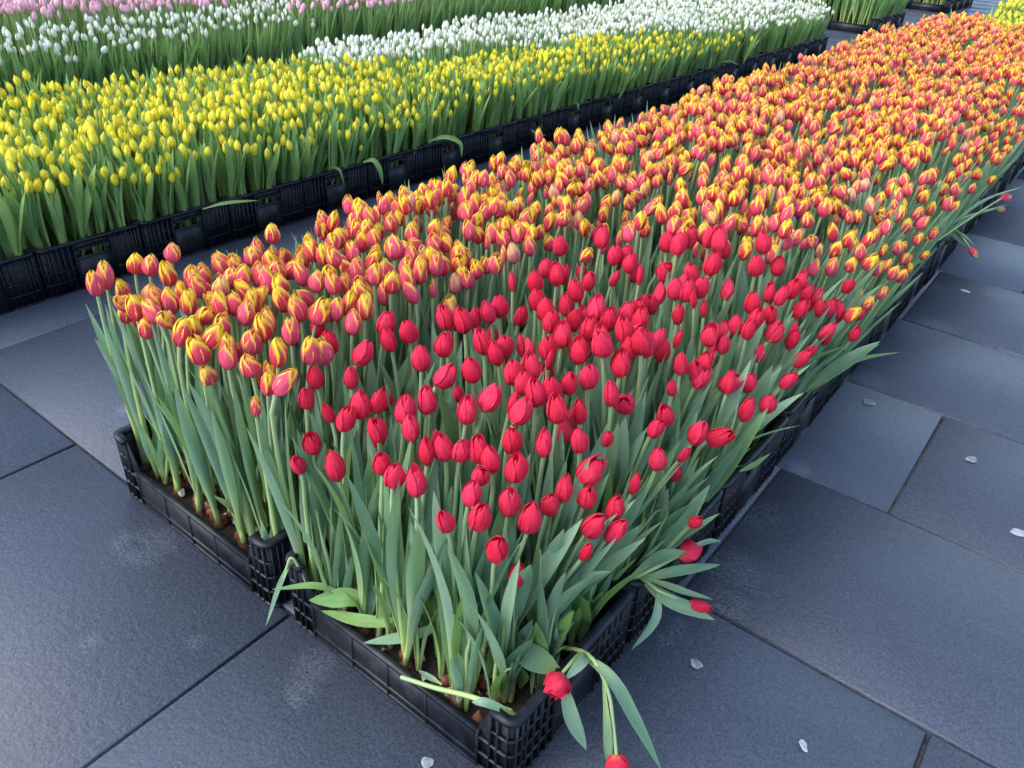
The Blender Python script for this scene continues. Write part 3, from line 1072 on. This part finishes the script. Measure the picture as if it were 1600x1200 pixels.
for key, ox, oy, nr, txt in (('E', -2.36, 9.95, 3, 'beyond the end of the yellow bed'), ('G', -2.30, 13.3, 4, 'in the farthest bed at the top of the view')):
    for col in range(2):
        for row in range(nr):
            x, y = -.305-.61*col, .40*(row+.5)
            crate(ox + x*c_ - y*s_, oy + x*s_ + y*c_, BR, '%s %s black crate %s' % (('aisle side', 'inner')[col], ORD[row], txt))
for col in range(2):
    for row in range(2):
        crate(.14-.305-.61*col, 8.25+.2+.4*row, 0, '%s %s black crate under the far yellow tulips' % (('outer', 'inner')[col], ORD[row]))


# ------------------------------------------------------------------ soil sheets with bulbs and peel
def soil(name, x0, x1, y0, y1, label, rz=0, ox=0, oy=0, step=.03):
    nx, ny = max(3, int((x1-x0)/step)), max(3, int((y1-y0)/step))
    X, Y = np.meshgrid(np.linspace(x0, x1, nx), np.linspace(y0, y1, ny))
    Z = .066 + .010*np.sin(X*61+Y*23)*np.sin(Y*57-X*19) + nrg.normal(0, .003, X.shape)
    c, s = math.cos(rz), math.sin(rz)
    P = np.stack([ox + X*c - Y*s, oy + X*s + Y*c, Z], -1)
    g = Geo()
    g.grid(P, X, Y)
    V, Q, U = g.arr()
    link(name, make_mesh(name, V, Q, [M['soil']], puv=U), kind='stuff', label=label, category='soil')


soil('potting_soil', -.58, -.02, .02, .4*NROW-.02, 'dark potting soil in the crates along the open paving')
soil('potting_soil', -1.216, -.654, .012, .4*NROW-.03, 'dark soil in the inner column of crates, bulbs on top')
soil('potting_soil', -1.19, -.03, .02, 22*BP-.02, 'dark soil in the yellow bed', BR, BX, BY, .05)
soil('potting_soil', CX-.58, CX-.02, CY+.02, CY+13.5, 'dark soil in the white and pink bed', step=.06)
soil('potting_soil', -1.19, -.03, .02, 1.18, 'dark soil in the bed beyond the yellow one', BR, -2.36, 9.95, .06)
soil('potting_soil', -1.19, -.03, .02, 1.58, 'dark soil in the farthest bed', BR, -2.30, 13.3, .06)


def bulb_litter():
    Vs, Qs, Ps, Ms = [], [], [], []
    n = 0
    for i in range(420):
        left = rng.random() < .55
        x = rng.uniform(-1.20, -.67) if left else rng.uniform(-.57, -.04)
        y = .03 + .45*rng.random()
        peel = rng.random() < .5
        if not peel:
            me = BULBS[i % 6]
            V = np.zeros(len(me.vertices)*3, np.float32); me.vertices.foreach_get('co', V); V = V.reshape(-1, 3)*rng.uniform(.75, 1.1)
            Q = np.zeros(len(me.polygons)*4, np.int32); me.polygons.foreach_get('vertices', Q); Q = Q.reshape(-1, 4)
        else:
            a = rng.uniform(.006, .014)
            t = np.linspace(-1, 1, 5)
            X, Y = np.meshgrid(t, t*.7)
            P = np.stack([a*X*(1-.35*Y**2), a*Y*(1-.4*X**2), a*.5*(X**2 - .6*Y**2) + .002*np.sin(9*X+7*Y)], -1)
            g = Geo(); g.grid(P, X, Y)
            V, Q, _ = g.arr()
        e = Quaternion((rng.gauss(0, 1), rng.gauss(0, 1), rng.gauss(0, .5)), rng.uniform(0, 1.5)) @ Quaternion((0, 0, 1), rng.uniform(0, 6))
        V = V @ np.array(e.normalized().to_matrix()).T + np.array((x, y, .077 + rng.uniform(-.006, .008)))
        Vs.append(V); Qs.append(Q+n); n += len(V)
        Ms.append(np.full(len(Q), 1 if peel else 0))
    me = make_mesh('bulb_litter', np.concatenate(Vs), np.concatenate(Qs), [M['bulb'], M['peel']], np.concatenate(Ms))
    link('bulb_litter', me, kind='stuff', label='loose brown bulbs and pale peelings covering the soil of the front crates', category='bulbs')


bulb_litter()


# ------------------------------------------------------------------ broken, drooping and stray stems
def spline(P, n):
    P = np.array(P, float)
    P = np.vstack([2*P[0]-P[1], P, 2*P[-1]-P[-2]])
    out = []
    m = len(P)-3
    for t in np.linspace(0, m-1e-6, n):
        i = int(t); u = t-i
        a, b, c, d = P[i:i+4]
        out.append(.5*((2*b) + (-a+c)*u + (2*a-5*b+4*c-d)*u*u + (-a+3*b-3*c+d)*u**3))
    return np.array(out)


def stray(name, label, kind, stem, tip, leaves, form='egg', fs=1.0, cat='tulip', sr=.0040, stem_m='stem_blue', leaf_m='leaf_blue', group=None, crumple=0.0):
    """a stem laid along its own points; leaves: (points, width, face normal, leaf material)"""
    base = Vector(stem[0])
    e = link(name, None, label=label, category=cat, group=group)
    e.empty_display_size = .02
    e.location = base
    b = np.array(base)
    pts = spline(stem, 18) - b
    g = tube_geo(pts, np.interp(np.linspace(0, 1, 18), [0, 1], [sr*1.15, sr*.9]), 8)
    link('stem', make_mesh('stem', g[0], g[1], [M[stem_m]], puv=g[2]), e)
    if kind:
        ax = np.array(tip) - np.array(stem[-1])
        fv, fq, fp = flower_geo(random.Random(label), 0, form)
        if crumple:
            fv = fv + crumple*np.stack([np.sin(fv[:, 1]*240+fv[:, 2]*150), np.sin(fv[:, 0]*260+fv[:, 2]*170+1), np.sin(fv[:, 0]*210+fv[:, 1]*190+2)*1.4], -1)*np.clip(fv[:, 2:]/.05, .1, 1)
        fv = rot_to(fv*fs, ax/np.linalg.norm(ax)) + pts[-1]
        link('flower', make_mesh('flower', fv, fq, [M[kind]], puv=fp), e)
    for pl, wd, nv in leaves:
        a = strip_geo(spline(pl, 14) - b, wd, nv, 7, .3, .10, rng.uniform(0, 6))
        link('leaf', make_mesh('leaf', a[0], a[1], [M[leaf_m]], puv=a[2]), e)
    return e


stray('red_tulip', 'red tulip drooping down to the paving from the nearest corner', 'red',
      [(-.12, .22, .08), (-.027, .201, .175), (.028, .186, .207), (.074, .173, .17), (.1, .158, .12), (.122, .144, .07)], (.14, .134, .03),
      [([(-.021, .202, .175), (.067, .176, .207), (.126, .179, .14), (.193, .187, .04)], .026, (.4, -.5, .75)),
       ([(.06, .178, .18), (.093, .150, .12), (.108, .140, .07), (.115, .138, .03)], .018, (.3, -.8, .4))], fs=.95, sr=.0036)
stray('red_tulip', 'crumpled dark red tulip hanging broken over the nearest corner rim', 'red',
      [(-.05, .24, .09), (-.009, .215, .17), (.004, .167, .205), (.002, .132, .200)], (.008, .080, .168),
      [([(.004, .130, .195), (.038, .118, .13), (.072, .128, .05)], .030, (.6, -.7, .3)),
       ([(-.010, .150, .172), (-.052, .124, .205), (-.102, .109, .222)], .052, (-.1, -.75, .65)),
       ([(.004, .20, .19), (.02, .165, .215), (.012, .125, .195)], .022, (.5, -.3, .8))], form='wide', fs=.84, crumple=.0048)
stray('red_tulip', 'faded red tulip lying on its side across the second aisle crate', 'red',
      [(-.09, .40, .12), (-.028, .416, .18), (.005, .44, .212), (.03, .497, .222)], (.056, .571, .214),
      [([(-.02, .416, .18), (.044, .474, .205), (.092, .585, .17)], .024, (.2, -.5, .85)),
       ([(-.03, .406, .18), (.006, .464, .222), (.042, .50, .240)], .032, (-.2, -.5, .85)),
       ([(.03, .50, .225), (.06, .56, .232), (.075, .60, .215)], .014, (0, -.3, 1))], fs=1.0, form='open', crumple=.0018)
stray('red_tulip', 'small red tulip hanging low over the second crate, above the paving joint', 'red',
      [(-.08, .44, .10), (-.013, .429, .18), (.037, .415, .192), (.087, .445, .172)], (.133, .479, .152),
      [([(-.013, .429, .182), (.061, .420, .178), (.140, .470, .138)], .030, (.3, -.6, .75)),
       ([(.03, .419, .188), (.050, .385, .15), (.030, .350, .075)], .026, (.8, -.5, .2)),
       ([(-.009, .424, .19), (.071, .430, .205), (.125, .474, .182)], .026, (-.2, .1, 1))], form='bud', fs=1.05)
stray('striped_tulip', 'striped tulip dangling by itself over dark paving at the far rim', 'striped',
      [(-.09, 3.02, .13), (-.014, 3.01, .205), (.059, 2.94, .19), (.088, 2.954, .16)], (.128, 2.965, .12),
      [([(-.045, 2.989, .2), (.016, 2.955, .19), (.073, 2.982, .15)], .024, (.2, -.6, .7)),
       ([(-.03, 3.0, .2), (.05, 2.95, .20), (.105, 2.96, .17)], .022, (.1, -.1, 1))], form='bud', fs=1.15)
stray('striped_tulip', 'large striped tulip reaching far out over the paving', 'striped',
      [(-.12, 2.75, .10), (-.02, 2.80, .20), (.067, 3.026, .285), (.108, 3.248, .30)], (.17, 3.403, .30),
      [([(-.06, 2.78, .15), (.03, 2.92, .25), (.09, 3.15, .29)], .024, (-.2, -.3, .9)),
       ([(-.03, 2.80, .19), (.06, 3.05, .32), (.16, 3.40, .33)], .02, (-.2, -.3, .9))], fs=1.0)
stray('striped_tulip', 'small pale striped bud reaching out below a larger striped flower', 'bud',
      [(-.10, 3.0, .12), (-.034, 3.051, .2), (.053, 3.181, .24), (.1, 3.295, .24)], (.147, 3.358, .23),
      [([(-.06, 3.0, .18), (.03, 3.13, .23), (.13, 3.36, .25)], .02, (0, -.4, .9))], form='bud', fs=1.1)
stray('purple_tulip', 'single dark purple tulip among red and yellow ones', 'purple',
      [(-.25, 1.66, .075), (-.25, 1.65, .3), (-.248, 1.645, .545)], (-.246, 1.64, .60),
      [([(-.25, 1.66, .09), (-.27, 1.66, .25), (-.29, 1.65, .44)], .03, (.9, 0, .3))], fs=.82)
for x, y, z, txt, fm in ((-1.082, 1.485, .655, 'tall pale striped bud standing clear above its bed, first of two', 'bud'),
                         (-1.107, 1.643, .615, 'striped tulip beside the tallest pale bud at the bed edge', 'egg'),
                         (-1.005, 4.185, .655, 'lone slim striped tulip standing out against the far aisle', 'bud'),
                         (-1.10, .712, .60, 'tall pink striped tulip showing its stem below the black crates', 'egg')):
    stray('striped_tulip', txt, 'striped', [(x+.02, y, .075), (x+.015, y, .35), (x, y, z-.03)], (x-.002, y-.004, z+.03),
          [([(x+.02, y, .09), (x+.045, y, .25), (x+.05, y-.01, .50)], .026, (-.9, 0, .3)), ([(x+.02, y, .12), (x-.005, y-.01, .3), (x-.01, y-.02, z-.06)], .022, (.9, .2, .3))],
          form=fm, fs=1.0)


def loose_leaf(label, pl, wd, nv, mat='leaf_green', fold=.3):
    b = np.array(pl[0])
    a = strip_geo(spline(pl, 16) - b, wd, nv, 7, fold, .08, rng.uniform(0, 6))
    o = link('tulip_leaf', make_mesh('tulip_leaf', a[0], a[1], [M[mat]], puv=a[2]), label=label, category='leaf')
    o.location = b
    return o


stray('tulip_stalk', 'broken flowerless stalk bent sharply over the front corner, tip down', None,
      [(-.518, .03, .08), (-.535, .016, .13), (-.558, .004, .205), (-.566, -.010, .18)], None,
      [([(-.560, .002, .200), (-.571, -.024, .14), (-.587, -.062, .045)], .022, (-.3, -.8, .3))], cat='broken stalk', sr=.0028)
stray('tulip_stalk', 'pale cut stalk lying along the front rim of the nearest crate', None,
      [(-.032, .036, .165), (-.108, .024, .150), (-.178, .004, .135), (-.247, -.012, .122)], None,
      [([(-.17, .012, .142), (-.20, .010, .14), (-.235, .02, .12)], .014, (0, 0, 1)), ([(-.02, .040, .16), (-.06, .004, .198), (-.085, -.006, .190)], .018, (0, -.3, 1))], cat='broken stalk', sr=.0045)
loose_leaf('broad pale leaf folded flat in the nearest crate, pointing left', [(-.405, .070, .12), (-.43, .042, .152), (-.46, .018, .148), (-.504, -.009, .135)], .042, (.2, -.55, .8))
loose_leaf('narrow leaf sticking out past the corner over the bent stalk', [(-.43, .055, .12), (-.49, .01, .168), (-.569, -.045, .15)], .016, (0, -.4, .9))
loose_leaf('long leaf lying low across the stems, tip on the front rim', [(-.248, .116, .15), (-.295, .058, .13), (-.362, .002, .111)], .026, (0, -.5, .85), 'leaf_blue')
loose_leaf('curled leaf lying behind the front rim of the nearest crate', [(-.291, .09, .14), (-.387, .03, .128), (-.481, .0, .114)], .028, (0, -.4, .9))
loose_leaf('long green leaf reaching over the paving from the fifth aisle crate', [(-.03, 1.40, .18), (.004, 1.43, .205), (.056, 1.585, .212), (.124, 1.80, .17)], .024, (-.1, -.4, .9))
loose_leaf('small pale leaf caught on the rim of the third aisle crate', [(.0, .87, .195), (.015, .90, .20), (.028, .987, .195)], .014, (.3, -.4, .8))
loose_leaf('torn leaf hanging over a yellow bed crate beside a yellow bud', [(-2.36, 1.86, .20), (-2.31, 1.88, .215), (-2.28, 1.89, .17), (-2.275, 1.90, .10)], .028, (.8, -.4, .4))
loose_leaf('bent leaf hanging down the side of a middle yellow crate', [(-2.39, 2.34, .20), (-2.33, 2.40, .222), (-2.28, 2.46, .19), (-2.265, 2.46, .12)], .030, (.8, -.2, .5))
loose_leaf('slim leaf lying along the rim of the fourth yellow crate', [(-2.36, 1.0, .19), (-2.30, 1.08, .212), (-2.27, 1.20, .20)], .022, (.3, -.2, .9))
loose_leaf('pale torn leaf clinging to the side of a far yellow crate', [(-2.28, 3.08, .15), (-2.262, 3.12, .12), (-2.258, 3.20, .10)], .016, (1, -.2, .2))
for k in range(3):
    y = 1.9 + k*2.0 + rng.uniform(-.3, .3)
    x = BX + .016*(y-BY)
    a_, b_ = rng.uniform(-.08, .08), rng.uniform(.02, .045)
    loose_leaf('pale leaf drooping over the rim of the %s yellow bed crate' % ORD[int((y-BY)/BP)],
               [(x-.09, y-a_, .17), (x-.03, y-a_*.4, .195), (x+.012, y, .20), (x+b_, y+a_*.6, .185), (x+b_*1.5, y+a_, .15 + rng.uniform(-.03, .03))],
               rng.uniform(.014, .022), (.5, -.2, .8))


# flowerless shoots that thicken the near crates
def shoot(x, y, label, h, tilt=0.0):
    e = link('tulip_shoot', None, label=label, category='tulip shoot', group='flowerless tulip shoots in the front crates')
    e.empty_display_size = .02
    e.location = (x, y, .07)
    e.rotation_euler = (rng.gauss(0, .06), tilt, 0)
    az = rng.uniform(0, 6.28)
    for j in range(rng.choice([2, 2, 3])):
        a = leaf_geo(rng, 0, az, h*rng.uniform(.7, 1.05), rng.uniform(.016, .030) if not tilt else rng.uniform(.024, .046), rng.uniform(.02, .12), rng.choice([.1, .2, .3, .6]), .004)
        link('leaf', make_mesh('leaf', a[0], a[1], [M[rng.choice(['leaf_blue', 'leaf_blue', 'leaf_green'])]], puv=a[2]), e)
        az += 2.4
    if h > .2:
        top = h*rng.uniform(.75, 1.0)
        g = tube_geo([(0, 0, 0), (rng.gauss(0, .006), rng.gauss(0, .006), top*.5), (rng.gauss(0, .012), rng.gauss(0, .012), top)], [.0050, .0042, .0006], 7)
        link('stem', make_mesh('stem', g[0], g[1], [M['stem_blue']], puv=g[2]), e)
    return e


for k in range(64):
    y = .03 + .24*rng.random()
    shoot(rng.uniform(-.56, -.04), y, 'flowerless green shoot between stems %s of the nearest crate' % ('near the front rim' if y < .12 else 'in the middle'), rng.uniform(.12, .40))
for k in range(16):
    shoot(rng.uniform(-.17, -.055), rng.uniform(.10, .34), 'flowerless shoot filling the aisle corner of the nearest crate', rng.uniform(.16, .30), rng.uniform(.0, .12))
for k in range(30):
    y = .10 + 1.55*(k+rng.random())/30
    shoot(rng.uniform(-.13, -.075), y, 'long flowerless shoot leaning over the rim of the %s' % ('nearest crate' if y < .4 else ORD[int(y/.4)] + ' aisle crate'), rng.uniform(.20, .33), rng.uniform(.08, .34))
for k in range(16):
    shoot(rng.uniform(-.20, -.06), rng.uniform(.30, .56), 'upright flowerless shoot near the rim where the nearest two crates meet', rng.uniform(.24, .38), rng.uniform(.05, .3))
for k in range(30):
    y = .03 + .22*rng.random()
    shoot(rng.uniform(-1.19, -.68), y, 'flowerless green shoot among bulbs %s of the bulb crate' % ('near the front rim' if y < .10 else 'in the middle'), rng.uniform(.10, .34))


# ------------------------------------------------------------------ chewing gum flattened on the paving
def gum(x, y, a, b, rot, label):
    r = random.Random(label)
    ph = np.linspace(0, 2*PI, 25)
    k = 1 + .10*np.sin(2*ph+r.uniform(0, 6)) + .08*np.sin(3*ph+r.uniform(0, 6)) + .05*np.sin(5*ph+r.uniform(0, 6))
    k[-1] = k[0]
    prof = [(1.0, 0.0), (.94, .0008), (.75, .0013), (.4, .0010), (.02, .0011)]
    P = np.array([[(a*f*kk*math.cos(p_), b*f*kk*math.sin(p_), z) for p_, kk in zip(ph, k)] for f, z in prof])
    g = Geo(); g.grid(P, 0, 0)
    V, Q, U = g.arr()
    o = link('gum_spot', make_mesh('gum_spot', V, Q, [M['gum']], puv=U), label=label, category='chewing gum', group='chewing gum stuck to the paving')
    o.location = (x, y, .0015)
    o.rotation_euler = (0, 0, rot)


gum(.095, 1.735, .022, .016, .4, 'round pale chewing gum spot beside the fourth aisle crate')
gum(.419, 1.63, .019, .013, 1.3, 'squarish pale chewing gum spot in the middle of a wide slab')
gum(.128, .464, .014, .011, .2, 'chewing gum spot near the low hanging red tulip')
gum(.37, .428, .013, .007, 2.4, 'narrow white chewing gum spot at the bottom of the view')
gum(.584, 1.371, .022, .014, .3, 'chewing gum spot at the right edge of the view')
gum(.139, 2.884, .020, .012, .1, 'oval chewing gum spot on the farther narrow slab')
gum(-.15, -.048, .013, .010, .6, 'grey chewing gum spot below the front of the nearest crate')
